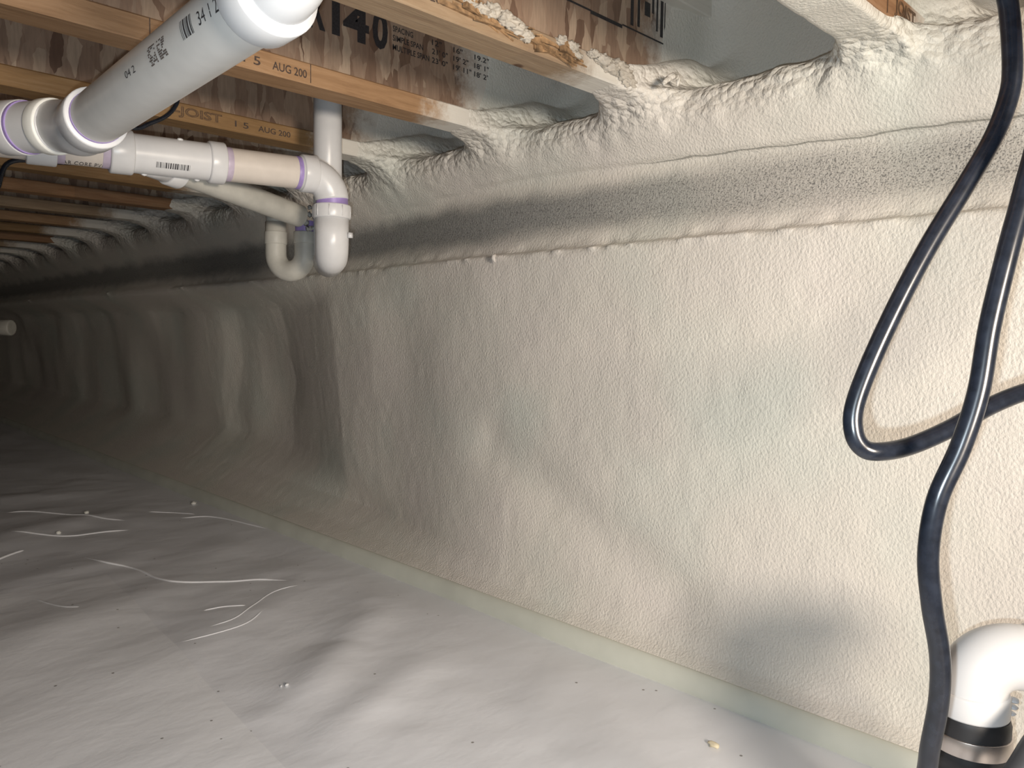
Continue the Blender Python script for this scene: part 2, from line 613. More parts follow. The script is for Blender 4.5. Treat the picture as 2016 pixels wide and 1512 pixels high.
for pts, w in CREASES:
    c2 = smooth_path([(p[0], p[1], 0) for p in pts], 8)
    c2[:, 2] = hf(c2[:, 0], c2[:, 1]) - w * 0.35
    t = np.linspace(0, 1, len(c2))
    rad = w * np.clip(np.minimum(t, 1 - t) * 7, 0.12, 1)
    obj('crease', *sweep(c2, rad, 8), MAT_SHEET, floor)

# ------------------------------------------------------------------ foam wall (signed distance field -> surface nets)
Z_J = 1.065            # underside of the joists
J_X = [-0.418, -0.870, -1.270, -1.685, -2.095, -2.505]   # near faces of the joists
while J_X[-1] > -8.6:
    J_X.append(J_X[-1] - 0.406)
J_FRONT = [0.39, -0.012]
ALL_J = J_FRONT + J_X
FW = 0.065             # flange width

PR_Z = [-0.1, 0.028, 0.05, 0.10, 0.30, 0.60, 0.780, 0.800, 0.806, 0.86, 0.915, 0.943, 0.949, 0.985, 1.02, 1.048, 1.066, 1.082, 1.10, 1.13, 1.5]
PR_R = [1.165, 1.167, 1.196, 1.214, 1.213, 1.203, 1.197, 1.197, 1.219, 1.240, 1.252, 1.253, 1.238, 1.216, 1.205, 1.204, 1.218, 1.29, 1.38, 1.425, 1.44]
PR_L = [1.165, 1.169, 1.245, 1.318, 1.305, 1.275, 1.240, 1.243, 1.262, 1.288, 1.292, 1.275, 1.268, 1.232, 1.216, 1.212, 1.224, 1.29, 1.38, 1.425, 1.44]


def wall_y(X, Zg):
    """interior surface of the foam wall, 2-D arrays"""
    Zg = Zg + 0.048 * (X + 0.62) * sstep(0.84, 0.92, Zg) * (1 - sstep(0.98, 1.04, Zg)) * sstep(-2.0, -1.0, X)
    yr = np.interp(Zg, PR_Z, PR_R)
    yl = np.interp(Zg, PR_Z, PR_L)
    m = 1 - sstep(-2.05, -1.25, X)
    y = yr * (1 - m) + yl * m
    # soft undulations of the sprayed wall
    body = sstep(0.03, 0.25, Zg) * (1 - sstep(0.72, 0.80, Zg))
    y = y + body * (0.014 * noise2(X * 2.6, Zg * 1.9, 21) + 0.006 * noise2(X * 6.0, Zg * 3.6, 25))
    # diagonal swale low on the near part of the wall
    d, t = seg_dist(X, Zg, (-1.30, 0.36), (-0.80, 0.14))
    y = y + 0.016 * np.exp(-(d / 0.07) ** 2)
    # convex shoulder, then the wall falls away and steps back out in folds
    mid = sstep(0.08, 0.22, Zg) * (1 - sstep(0.70, 0.80, Zg))
    wob = 0.075 * noise2(X * 0.9, Zg * 3.6, 31) + 0.03 * noise2(X * 1.2, Zg * 9.0, 33)
    y = y - mid * 0.028 * np.exp(-((X + 1.98) / 0.22) ** 2)
    xx = X + wob * sstep(-2.3, -2.7, X)
    fold = np.interp(-xx, [1.84, 2.06, 2.26, 2.60, 3.00, 3.05, 3.17, 3.22, 3.60, 3.70, 3.92, 4.05, 4.60, 4.9, 5.30, 5.7, 9.2],
                     [0.0, 0.012, 0.050, 0.118, 0.146, 0.146, 0.131, 0.130, 0.140, 0.140, 0.130, 0.130, 0.138, 0.128, 0.140, 0.128, 0.13])
    fold = fold + sstep(-2.2, -2.8, X) * 0.030 * noise2(X * 3.0, Zg * 2.6, 61)
    y = y + mid * fold
    return y


def smin(a, b, k):
    h = np.clip(0.5 + 0.5 * (b - a) / k, 0, 1)
    return b * (1 - h) + a * h - k * h * (1 - h)


def foam_sdf(xs, ys, zs):
    X2, Z2 = np.meshgrid(xs, zs, indexing='ij')
    W = wall_y(X2, Z2).astype(np.float32)
    g = np.gradient(W, zs[1] - zs[0], axis=1)
    slope = 1 / np.sqrt(1 + np.minimum(g * g, 6.0))
    sd = (W[:, None, :] - ys[None, :, None].astype(np.float32)) * slope[:, None, :]
    hi = zs > 0.93
    zi = np.where(hi)[0]
    if len(zi):
        Xs = xs[:, None, None]
        Ys = ys[None, :, None]
        Zs = zs[None, None, zi]
        sl = np.full((len(xs), len(ys), len(zi)), 9.0, np.float32)
        tt = np.interp(ys, [0.80, 1.02, 1.09, 1.14, 1.19, 1.24, 1.30], [-0.03, -0.010, -0.003, 0.006, 0.018, 0.036, 0.055])[None, :, None]
        YY, ZZ = np.meshgrid(ys, zs[zi], indexing='ij')
        YN = YY + 0.05 * noise2(YY * 14, ZZ * 14, 51) + 0.10 * (1.12 - ZZ)
        tw = np.interp(YN, [1.00, 1.12, 1.18, 1.30, 1.40], [-0.05, -0.010, 0.002, 0.022, 0.040])[None]
        for jx in ALL_J:
            if jx < xs[0] - 0.3 or jx - FW > xs[-1] + 0.3:
                continue
            cx = jx - FW / 2
            qx = np.abs(Xs - cx) - FW / 2
            if jx == -0.418:   # this joist is coated underneath only, its near face is still bare wood
                bare = 0.030 * (1 - sstep(1.24, 1.32, Ys))
                qx = np.abs(Xs - cx + bare) - FW / 2 + bare
                under = np.maximum(np.abs(Xs - cx + 0.009) - FW / 2 - 0.005, np.abs(Zs - Z_J) - 0.012)
                sl = np.minimum(sl, under.astype(np.float32))
            qz = np.abs(Zs - (Z_J + 0.019)) - 0.019
            d = np.sqrt(np.maximum(qx, 0) ** 2 + np.maximum(qz, 0) ** 2) + np.minimum(np.maximum(qx, qz), 0)
            sl = np.minimum(sl, (d - tt).astype(np.float32))
            tj = tw
            if jx == -0.870:
                tj = np.interp(YN - 0.12, [1.00, 1.12, 1.18, 1.30, 1.40], [-0.05, -0.010, 0.002, 0.022, 0.040])[None]
            up = np.abs(Xs - cx) - 0.005 - tj + np.maximum(1.10 - Zs, 0) * 1.0
            sl = np.minimum(sl, np.broadcast_to(up, sl.shape).astype(np.float32))
        sd[:, :, zi] = smin(sd[:, :, zi], sl, 0.070)
    # lumps
    near = np.abs(sd) < 0.04
    ii = np.nonzero(near)
    P = np.stack([xs[ii[0]], ys[ii[1]], zs[ii[2]]], -1)
    lip = (0.2 + 0.8 * sstep(1.08, 1.19, P[:, 1])) * sstep(0.96, 1.05, P[:, 2]) * (1 - sstep(1.10, 1.16, P[:, 2]))
    a = 0.0008 + 0.0030 * lip
    n = a * noise3(P * np.array([34, 34, 26])) + 0.55 * a * noise3(P * 70 + 11) + 0.0022 * lip * noise3(P * np.array([15, 20, 20]) + 5)
    n = n + 0.0030 * sstep(0.782, 0.796, P[:, 2]) * (1 - sstep(0.815, 0.835, P[:, 2])) * noise3(P * np.array([42, 30, 55]) + 3)
    bandm = sstep(0.815, 0.83, P[:, 2]) * (1 - sstep(0.93, 0.97, P[:, 2]))
    sd[ii] += (n * (1 - 0.6 * bandm)).astype(np.float32)
    return sd


def surface_nets(sd, xs, ys, zs):
    s = sd < 0
    nx, ny, nz = sd.shape
    c = (nx - 1, ny - 1, nz - 1)
    acc = np.zeros(c + (3,), np.float32)
    cnt = np.zeros(c, np.float32)
    cor = [(i, j, k) for i in (0, 1) for j in (0, 1) for k in (0, 1)]
    sub = lambda A, o: A[o[0]:o[0] + c[0], o[1]:o[1] + c[1], o[2]:o[2] + c[2]]
    for a in cor:
        for ax in range(3):
            if a[ax]:
                continue
            b = list(a)
            b[ax] = 1
            sa, sb = sub(sd, a), sub(sd, b)
            cr = sub(s, a) != sub(s, b)
            w = np.nonzero(cr)
            t = sa[w] / (sa[w] - sb[w])
            for q in range(3):
                acc[w + (q,)] += (a[q] + t) if q == ax else a[q]
            cnt[w] += 1
    act = cnt > 0
    vid = np.full(c, -1, np.int64)
    w = np.nonzero(act)
    vid[w] = np.arange(len(w[0]))
    off = acc[w] / cnt[w][:, None]
    st = np.array([xs[1] - xs[0], ys[1] - ys[0], zs[1] - zs[0]])
    V = np.stack([xs[w[0]], ys[w[1]], zs[w[2]]], -1) + off * st
    F = []
    for ax in range(3):
        o1, o2 = [(1, 2), (2, 0), (0, 1)][ax]
        sl0 = [slice(None)] * 3
        sl1 = [slice(None)] * 3
        sl0[ax] = slice(0, -1)
        sl1[ax] = slice(1, None)
        sa = s[tuple(sl0)]
        sb = s[tuple(sl1)]
        cr = np.nonzero(sa != sb)
        I = np.stack(cr, -1)
        ok = (I[:, o1] > 0) & (I[:, o2] > 0) & (I[:, o1] < c[o1]) & (I[:, o2] < c[o2])
        I = I[ok]
        e1 = np.eye(3, dtype=int)[o1]
        e2 = np.eye(3, dtype=int)[o2]
        q = [vid[tuple((I - d).T)] for d in (e1 + e2, e2, 0 * e1, e1)]
        q = np.stack(q, -1)
        inside = sa[cr][ok]
        q[~inside] = q[~inside][:, ::-1]
        F.append(q)
    F = np.concatenate(F)
    return V, F[(F >= 0).all(1)]


def foam_block(x0, x1, h):
    xs = np.arange(x0, x1 + h * 0.5, h)
    ys = np.arange(0.86, 1.47, h)
    zs = np.arange(-0.02, 1.31, h)
    return surface_nets(foam_sdf(xs, ys, zs), xs, ys, zs)


blocks = [foam_block(-9.1, -3.28, 0.020), foam_block(-3.34, -2.27, 0.0095), foam_block(-2.30, 0.04, 0.0066), foam_block(0.0, 1.0, 0.02)]
VV, FF, o = [], [], 0
for v, f in blocks:
    VV.append(v)
    FF.append(f + o)
    o += len(v)
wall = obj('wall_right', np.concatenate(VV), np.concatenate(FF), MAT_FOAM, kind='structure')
wall['label'] = 'foundation wall and rim sprayed with lumpy cream closed-cell foam'

# small foam drips and curls left by the sprayer
for pts, r in (([(-0.80, 1.143, 1.061), (-0.80, 1.166, 1.078), (-0.80, 1.188, 1.083), (-0.805, 1.195, 1.070)], 0.006),
               ([(-1.27, 1.190, 0.800), (-1.268, 1.182, 0.794), (-1.266, 1.186, 0.783)], 0.005),
               ([(-0.94, 1.195, 1.066), (-0.93, 1.185, 1.076), (-0.915, 1.19, 1.078)], 0.006)):
    p = smooth_path(pts, 5)
    obj('foam_drip', *sweep(p, r * np.clip(np.sin(np.linspace(0.5, 2.9, len(p))), 0.2, 1), 10), MAT_FOAM, wall)

# rounded strip where the liner meets the wall
sx = np.concatenate([np.arange(-9.1, -3.0, 0.08), np.arange(-3.0, 1.0, 0.02)])
prof = [(1.155, -0.02), (1.150, 0.003), (1.1505, 0.013), (1.1535, 0.023), (1.159, 0.031), (1.165, 0.0345), (1.171, 0.034), (1.176, 0.030), (1.18, 0.02)]
V = []
for x in sx:
    e = 0.004 * float(noise2(np.array([x * 2.4]), np.array([0.5]), 41)[0])
    for y, z in prof:
        V.append((x, y + e * (1 if z < 0.03 else 0.4), z))
k = len(prof)
F = [(i * k + j, (i + 1) * k + j, (i + 1) * k + j + 1, i * k + j + 1) for i in range(len(sx) - 1) for j in range(k - 1)]
strip = obj('baseboard_right', V, F, MAT_STRIP, kind='structure')
strip['label'] = 'pale green rounded foam strip along the foot of the wall'

# far end wall and subfloor
end = obj('wall_back', *box_vf(-9.3, -9.1, -2.5, 1.6, -0.05, 1.33), MAT_CONCRETE, smooth=False, kind='structure')
end['label'] = 'dark far end wall of the crawl space'
ceil = obj('ceiling', *box_vf(-9.3, 1.6, -2.5, 1.5, 1.306, 1.325), MAT_OSB, smooth=False, kind='structure')
ceil['label'] = 'strand board subfloor above the joists'

# ------------------------------------------------------------------ joists
WOODS = [wood_material('spruce_flange_%d' % i, c, 3.3 * i + 1.1, s) for i, (c, s) in enumerate((
    (((0.27, 0.135, 0.065), (0.37, 0.20, 0.10), (0.44, 0.26, 0.14)), 1.17),
    (((0.30, 0.20, 0.125), (0.39, 0.275, 0.175), (0.47, 0.34, 0.225)), 0.97),
    (((0.27, 0.155, 0.08), (0.36, 0.215, 0.115), (0.43, 0.27, 0.155)), 0.97),
    (((0.23, 0.13, 0.055), (0.31, 0.18, 0.075), (0.37, 0.23, 0.115)), 0.95)))]


def flange(x1, z0, y0=-2.4, y1=1.44, b=0.0025):
    x0 = x1 - FW
    z1 = z0 + 0.038
    sec = [(x0 + b, z0), (x1 - b, z0), (x1, z0 + b), (x1, z1 - b), (x1 - b, z1), (x0 + b, z1), (x0, z1 - b), (x0, z0 + b)]
    V = [(x, y, z) for y in (y0, y1) for x, z in sec]
    F = [(i, (i + 1) % 8, 8 + (i + 1) % 8, 8 + i) for i in range(8)] + [tuple(range(7, -1, -1)), tuple(range(8, 16))]
    return V, F


J_LABEL = {
    0.39: ('wooden floor joist above and behind the photographer on the right', None),
    -0.012: ('wooden floor joist directly overhead, just right of the view', None),
    -0.418: ('brown joist at upper right whose underside is fully foam coated', None),
    -0.870: ('pale joist with torn white foam and splintered wood on its edge', None),
    -1.270: ('orange joist stamped 15 AUG above the white downpipe', None),
    -1.685: ('dim orange joist stamped JOIST 15 AUG behind the diagonal pipe', None),
    -2.095: ('joist right behind the barcoded white tee, mostly hidden by it', None),
    -2.505: ('brown joist just below the barcoded tee, nearest of the dim ones', None),
}
joists = {}
for i, jx in enumerate(ALL_J):
    lab, grp = J_LABEL.get(jx, ('dim wooden floor joist receding into the dark far end', 'dim far floor joists'))
    t = thing('floor_joist', lab, 'joist', (jx - FW / 2, 0, Z_J), grp)
    joists[jx] = t
    wm = WOODS[{-0.418: 0, -0.870: 1, -1.270: 2, -1.685: 3}.get(jx, i % 4)]
    obj('bottom_flange', *flange(jx, Z_J), wm, t, smooth=False)
    obj('web', *box_vf(jx - FW / 2 - 0.005, jx - FW / 2 + 0.005, -2.4, 1.44, Z_J + 0.038, Z_J + 0.203), MAT_OSB_BARE if jx == -0.870 else MAT_OSB, t, smooth=False)
    obj('top_flange', *flange(jx, Z_J + 0.203), wm, t, smooth=False)


# ------------------------------------------------------------------ printed lettering
def text_vf(body, outline=0.0, spacing=1.0, fat=0.0):
    cu = bpy.data.curves.new('lettering', 'FONT')
    cu.body = body
    cu.space_character = spacing
    cu.resolution_u = 3
    cu.offset = fat
    if outline:
        cu.fill_mode = 'NONE'
        cu.bevel_depth = outline
        cu.bevel_resolution = 0
    ob = bpy.data.objects.new('lettering', cu)
    COL.objects.link(ob)
    dg = bpy.context.evaluated_depsgraph_get()
    me = bpy.data.meshes.new_from_object(ob.evaluated_get(dg))
    v = np.array([p.co[:] for p in me.vertices]) if len(me.vertices) else np.zeros((0, 3))
    f = [tuple(p.vertices) for p in me.polygons]
    bpy.data.objects.remove(ob)
    bpy.data.meshes.remove(me)
    bpy.data.curves.remove(cu)
    lo, hi = v.min(0), v.max(0)
    v[:, 0] = (v[:, 0] - lo[0]) / (hi[0] - lo[0])
    v[:, 1] = (v[:, 1] - lo[1]) / (hi[1] - lo[1])
    v[:, 2] = np.clip(v[:, 2], -0.01, 0.01)
    return v, f


def face_text(body, x, y0, y1, z0, z1, mat, parent, outline=0.0, name='printed_text', skew=0.0, spacing=1.0, off=0.0006, fat=0.012):
    v, f = text_vf(body, outline, spacing, 0.0 if outline else fat)
    P = np.stack([np.full(len(v), x + off) + v[:, 2] * 0.02, y0 + v[:, 0] * (y1 - y0), z0 + v[:, 1] * (z1 - z0) + skew * v[:, 0]], -1)
    return P, f


def words(name, parts, mat, parent):
    for v, f in parts:
        obj(name, v, f, mat, parent, smooth=False)


def put(name, parts, mat, parent):
    return obj(name, *join_vf(parts), mat, parent, smooth=False)


def bars(x, rects, off=0.0006):
    out = []
    for y0, y1, z0, z1 in rects:
        out.append(([(x + off, y0, z0), (x + off, y1, z0), (x + off, y1, z1), (x + off, y0, z1)], [(0, 1, 2, 3)]))
    return out


jB, jC, jA, jZ = joists[-1.270], joists[-1.685], joists[-0.870], joists[-0.418]
xB = -1.270
words('printed_text', [face_text('1 5', xB, 0.603, 0.634, 1.074, 1.0885, 0, 0), face_text('AUG 200', xB, 0.656, 0.722, 1.074, 1.0885, 0, 0)], MAT_INK_FADED, jB)
for fj in ((0.729, 0.7305, 1.068, 1.101), (0.452, 0.4535, 1.067, 1.102)):
    put('finger_joint', bars(xB, [fj]), MAT_INK_FADED, jB)
wB = xB - FW / 2 + 0.005
words('printed_text', [face_text('P', wB, 0.690, 0.724, 1.178, 1.252, 0, 0, fat=0.035), face_text('R', wB, 0.740, 0.776, 1.178, 1.252, 0, 0, fat=0.035),
                     face_text('I', wB, 0.790, 0.807, 1.178, 1.252, 0, 0, fat=0.035), face_text('4', wB, 0.814, 0.872, 1.178, 1.252, 0, 0, fat=0.035),
                     face_text('0', wB, 0.880, 0.916, 1.178, 1.252, 0, 0, fat=0.035)], MAT_INK, jB)
rows = [(1.2215, 'SPACING', 0.978, ('12"', '16"', '19.2"', '24"')), (1.2035, 'SIMPLE SPAN', 1.004, ('21\' 0"', '19\' 2"', '18\' 1"', '16\' 10"')),
        (1.1855, 'MULTIPLE SPAN', 1.020, ('23\' 0"', '19\' 11"', '18\' 2"', '16\' 11"'))]
tab = []
for z, head, y1, vals in rows:
    tab.append(face_text(head, wB, 0.928, y1, z, z + 0.0115, 0, 0))
    for y0, s in zip((1.027, 1.085, 1.145, 1.214), vals):
        tab.append(face_text(s, wB, y0, y0 + (0.0085 * len(s.replace(' ', ''))), z, z + 0.0115, 0, 0))
words('printed_text', tab, MAT_INK, jB)

xC = -1.685
put('outlined_print', [face_text('I-JOIST', xC, 0.640, 0.751, 1.071, 1.095, 0, 0, outline=0.035)], MAT_INK_BROWN, jC)
words('printed_text', [face_text('1 5', xC, 0.780, 0.812, 1.076, 1.089, 0, 0), face_text('AUG 200', xC, 0.835, 0.915, 1.076, 1.089, 0, 0)], MAT_INK_FADED, jC)

wA = -0.870 - FW / 2 + 0.005
bar = [(1.174, 1.183, 1.196, 1.268), (1.195, 1.2025, 1.199, 1.268), (1.217, 1.2345, 1.226, 1.252), (1.240, 1.247, 1.236, 1.268), (1.2545, 1.260, 1.207, 1.268), (1.268, 1.277, 1.200, 1.268), (1.281, 1.284, 1.196, 1.268)]
frame = [(0.990, 1.060, 1.186, 1.1895), (1.060, 1.150, 1.1825, 1.189), (1.150, 1.285, 1.188, 1.191)]
put('stamped_logo', bars(wA, bar + frame), MAT_INK, jA)
words('printed_text', [face_text('AUG 200', -0.870, 0.640, 0.712, 1.082, 1.0955, 0, 0)], MAT_INK_FADED, jA)
put('outlined_print', [face_text('JOIST', -0.418, 1.142, 1.222, 1.070, 1.096, 0, 0, outline=0.03)], MAT_INK_BROWN, jZ)
put('finger_joint', bars(-0.418, [(1.114, 1.117, 1.066, 1.102)]), MAT_INK_BROWN, jZ)


# torn foam and splintered wood on joist A
def lump(c, s, amp, seed, freq=1.0, sub=3):
    bm = bmesh.new()
    bmesh.ops.create_icosphere(bm, subdivisions=sub, radius=1.0)
    v = np.array([p.co[:] for p in bm.verts])
    f = [tuple(q.index for q in p.verts) for p in bm.faces]
    bm.free()
    d = 1 + amp * noise3(v * 2.1 * freq + seed) + amp * 0.6 * noise3(v * 5.0 * freq + seed * 2)
    return v * d[:, None] * np.array(s) + np.array(c), f


r2 = random.Random(3)
fl = []
for y, z, s in ((0.755, 1.101, 0.012), (0.775, 1.096, 0.016), (0.80, 1.100, 0.018), (0.825, 1.094, 0.020), (0.848, 1.090, 0.018), (0.868, 1.084, 0.014),
                (0.955, 1.100, 0.013), (0.975, 1.095, 0.014), (0.99, 1.086, 0.012), (1.03, 1.098, 0.013), (1.055, 1.094, 0.016), (1.08, 1.088, 0.018),
                (1.10, 1.094, 0.020), (1.118, 1.084, 0.018), (1.13, 1.074, 0.014)):
    s = s * 0.85
    fl.append(lump((-0.868 + r2.uniform(-0.004, 0.006), y, z), (s * 0.8, s * r2.uniform(1.0, 1.4), s * r2.uniform(0.55, 0.8)), 0.38, r2.uniform(0, 40), 1.5, 4))
for v, f in fl:
    obj('foam_tuft', v, f, MAT_FLUFF, jA)
sh = []
for q in range(34):
    y = r2.uniform(0.73, 1.02)
    zc = 1.097 - (y - 0.73) * 0.055 + r2.uniform(-0.014, 0.006)
    l, w = r2.uniform(0.015, 0.05), r2.uniform(0.002, 0.0045)
    v, f = box_vf(-w, w, -l, l, -w, w)
    v = np.array(v) * np.where(np.abs(np.array(v)[:, 1:2]) > 0, 1, 1)
    v[v[:, 1] > 0, 0] *= 0.3
    v[v[:, 1] > 0, 2] *= 0.3
    a, e = r2.uniform(-0.25, 0.25), r2.uniform(-0.3, 0.15)
    Rm = np.array(Matrix.Rotation(a, 3, 'Z') @ Matrix.Rotation(e, 3, 'X'))
    sh.append((v @ Rm.T + np.array([-0.868, y, zc]), f))
for v, f in sh:
    obj('splinter', v, f, MAT_ROT, jA, smooth=False)

# ------------------------------------------------------------------ diagonal drain pipe
H = CAM_Z
D = thing('drain_pipe', 'pale grey drain pipe running diagonally under the joists at upper left', 'pipe', (-0.90, 0.30, H + 0.26))
A0 = np.array((-1.030, 0.3045, 0.2555 + H))
A1 = np.array((-0.598, 0.2990, 0.266 + H))
dd = nrm(A1 - A0)
r = 0.0302
rh = 0.0365
pipe('straight_pipe', A0 - dd * 0.004, A1 + dd * 0.01, r, MAT_PVC_GREY, D, 48)
# lower fitting: hub, 22.5 degree body, hub
Bl = np.array((-1.160, 0.3025, 0.268 + H))
dl = nrm(np.array((-1.278, 0.254, 0.277)) - np.array((-1.183, 0.293, 0.270)))
collar('elbow_hub', A0, A0 - dd * 0.036, rh, MAT_PVC, D)
collar('primer_ring', A0 + dd * 0.0045, A0 - dd * 0.001, r + 0.0006, MAT_PRIMER, D, 0.0004, r)
body = [A0 - dd * 0.034, A0 - dd * 0.055, A0 - dd * 0.075 + np.array((0, 0.0, 0.002)), Bl + dl * 0.0, Bl + dl * 0.02]
obj('elbow_body', *sweep(smooth_path(body, 5), r + 0.0035, 40), MAT_PVC, D)
E0 = Bl + dl * 0.012
collar('elbow_hub', E0, E0 + dl * 0.020, rh, MAT_GLUE, D, label='cream cement-smeared hub rim')
pipe('pipe_stub', E0 + dl * 0.012, E0 + dl * 0.062, r + 0.0035, MAT_PVC, D, 40)
collar('primer_ring', E0 + dl * 0.056, E0 + dl * 0.062, r + 0.005, MAT_PRIMER, D, 0.0006, r)
collar('coupling', E0 + dl * 0.061, E0 + dl * 0.104, rh, MAT_PVC, D)
pipe('straight_pipe', E0 + dl * 0.10, E0 + dl * 0.70, r, MAT_PVC, D, 40)
for q, (dx, aa) in enumerate(((0.024, 1), (0.098, 1), (-0.02, 1))):
    obj('mould_nub', *lump(E0 + dl * dx + np.array((0, 0, rh - 0.001)), (0.004, 0.004, 0.003), 0.1, 3, 1, 1), MAT_BRIGHT, D)
# upper fitting: hub with a bright bevelled rim, body turning up between the joists
U0 = A1 - dd * 0.006
collar('elbow_hub', U0, U0 + dd * 0.034, rh, MAT_PVC, D)
sharp(obj('bevelled_rim', *sweep([U0 + dd * 0.0335, U0 + dd * 0.0345, U0 + dd * 0.040, U0 + dd * 0.0405], [rh - 0.010, rh - 0.0012, rh - 0.0062, rh - 0.012], 48), MAT_BRIGHT, D), 30)
ub = arc(U0 + dd * 0.033, dd, nrm(np.array((0.35, -0.1, 1.0))), 0.055, 12)
ub += [ub[-1] + nrm(ub[-1] - ub[-2]) * 0.12]
obj('elbow_body', *sweep(ub, r - 0.0005, 40), MAT_BRIGHT, D)


def wrap(v, f, origin, axis, rad, s0, s1, th0, th1, e_up, flip=False):
    """lettering wrapped onto a pipe: v.x runs along the axis from s0 to s1, v.y round it from th0 to th1"""
    axis = nrm(axis)
    e1 = nrm(np.array(e_up) - axis * (np.array(e_up) @ axis))
    e2 = np.cross(axis, e1)
    s = s0 + v[:, 0] * (s1 - s0)
    th = th0 + v[:, 1] * (th1 - th0)
    P = np.array(origin) + s[:, None] * axis + (rad + 0.0004) * (np.cos(th)[:, None] * e1 + np.sin(th)[:, None] * e2)
    return P, f


def grid_vf(rects):
    parts = []
    for x0, x1, y0, y1 in rects:
        n = 4
        V = [(x, y0 + (y1 - y0) * k / n, 0) for k in range(n + 1) for x in (x0, x1)]
        parts.append((V, [(2 * k, 2 * k + 1, 2 * k + 3, 2 * k + 2) for k in range(n)]))
    V, F = join_vf(parts)
    return np.array(V), F


# angles on the diagonal pipe are measured from straight up towards the camera side (-y)
def on_diag(v, f, x0, x1, th0, th1):
    return wrap(v, f, (-1.0, 0.3041, 0.2562 + H), dd, r, x0, x1, th0, th1, (0, 0, 1))


def barcode(n, seed):
    q = random.Random(seed)
    out, x = [], 0.0
    while x < 1:
        w = q.choice((0.012, 0.012, 0.024, 0.036)) * 28 / n
        out.append((x, min(x + w, 1), 0, 1))
        x += w + q.choice((0.012, 0.02, 0.03)) * 28 / n
    return grid_vf(out)


TH0, TH1 = -2.02, -1.52
TH0, TH1 = 2.05, 1.55
put('printed_code', [on_diag(*barcode(9, 4), 0.313, 0.339, TH0, TH1)], MAT_INK, D)
words('printed_text', [on_diag(*text_vf('34 1 2'), 0.349, 0.388, TH0 - 0.05, TH1 + 0.1), on_diag(*text_vf('04 2'), 0.168, 0.196, TH0 - 0.12, TH1 + 0.16)], MAT_INK, D)
q = random.Random(8)
dots = [(a / 16, (a + 0.8) / 16, b / 9, (b + 0.8) / 9) for a in range(16) for b in range(9) if q.random() < 0.55 and a not in (7, 8)]
put('printed_code', [on_diag(*grid_vf(dots), 0.234, 0.276, TH0 + 0.05, TH1 + 0.0)], MAT_INK_FADED, D)

# ------------------------------------------------------------------ drain line with tee, elbow, riser and trap
T = thing('drain_line', 'white drain line with barcoded tee, elbow, riser and trap under the joists', 'pipe', (-1.38, 0.65, H + 0.30))
P0 = np.array((-1.444, 0.286, 0.299 + H))
P1 = np.array((-1.361, 0.758, 0.306 + H))
pd = nrm(P1 - P0)


def at_y(y):
    return P0 + pd * ((y - P0[1]) / pd[1])


pipe('straight_pipe', at_y(-0.35), at_y(0.33), r, MAT_PVC_PIPE, T, 40)
collar('coupling', at_y(0.319), at_y(0.361), rh, MAT_PVC, T)
pipe('straight_pipe', at_y(0.355), at_y(0.445), r, MAT_PVC_PIPE, T, 40)
collar('primer_ring', at_y(0.360), at_y(0.372), r + 0.0005, MAT_PRIMER_PALE, T, 0.0004, r)
collar('primer_ring', at_y(0.425), at_y(0.439), r + 0.0005, MAT_PRIMER_PALE, T, 0.0004, r)
# tee
collar('tee_hub', at_y(0.436), at_y(0.472), rh + 0.0008, MAT_PVC, T, 0.003)
pipe('tee_body', at_y(0.465), at_y(0.600), r + 0.0028, MAT_PVC, T, 44)
collar('tee_hub', at_y(0.592), at_y(0.620), rh + 0.0008, MAT_PVC, T, 0.003)
collar('primer_ring', at_y(0.617), at_y(0.631), r + 0.0005, MAT_PRIMER_PALE, T, 0.0004, r)
pipe('straight_pipe', at_y(0.612), at_y(0.765), r, MAT_PVC_PIPE, T, 44)
collar('primer_ring', at_y(0.749), at_y(0.763), r + 0.0007, MAT_PRIMER, T, 0.0004, r)
for yy, ang in ((0.545, 0.35), (0.49, 3.05), (0.575, 3.05)):
    e = np.array((math.cos(ang) * 0.25 + 0.55 * math.sin(ang), -0.2 * math.sin(ang), math.cos(ang)))
    e = nrm(e - pd * (e @ pd))
    obj('mould_nub', *lump(at_y(yy) + e * (r + 0.003), (0.004, 0.006, 0.003), 0.1, 3, 1, 1), MAT_BRIGHT, T)
# branch of the tee and the drain arm to the trap, its shade painted grey
G0 = at_y(0.470)
G1 = np.array((-1.521, 0.847, 0.251 + H))
gd = nrm(G1 - G0)
obj('tee_branch', *sweep([G0 + gd * 0.01, G0 + gd * 0.075], 0.029, 36), MAT_PVC, T)
collar('branch_hub', G0 + gd * 0.07, G0 + gd * 0.098, 0.0325, MAT_PVC, T, 0.002, 0.024)
pipe('trap_arm', G0 + gd * 0.09, G1 + gd * 0.0, 0.0238, MAT_PVC_SHADED, T, 36, label='white drain arm with its shade painted grey')
# elbow turning down
el = [at_y(0.757)] + arc(at_y(0.775), pd, (0.02, 0.05, -1), 0.047, 14)
obj('elbow_body', *sweep(el, r + 0.0022, 40), MAT_PVC, T)
collar('elbow_hub', at_y(0.760), at_y(0.788), rh - 0.001, MAT_PVC, T)
Q = np.array(el[-1])
dn = np.array((0.0, 0.0, -1.0))
pipe('short_pipe', Q + dn * -0.005, Q + dn * 0.02, r + 0.0008, MAT_PRIMER, T, 40, label='purple primer band above the lower fitting')
collar('fitting_hub', Q + dn * 0.010, Q + dn * 0.037, rh + 0.0005, MAT_PVC, T, 0.003)
for k in range(9):
    a = k * 2 * math.pi / 9
    e = np.array((math.cos(a), math.sin(a), 0))
    obj('hub_rib', *join_vf([box_vf(*(Q[0] + e[0] * rh + np.array((-0.0012, 0.0012))), *(Q[1] + e[1] * rh + np.array((-0.0012, 0.0012))), Q[2] - 0.034, Q[2] - 0.013)]), MAT_PVC, T)
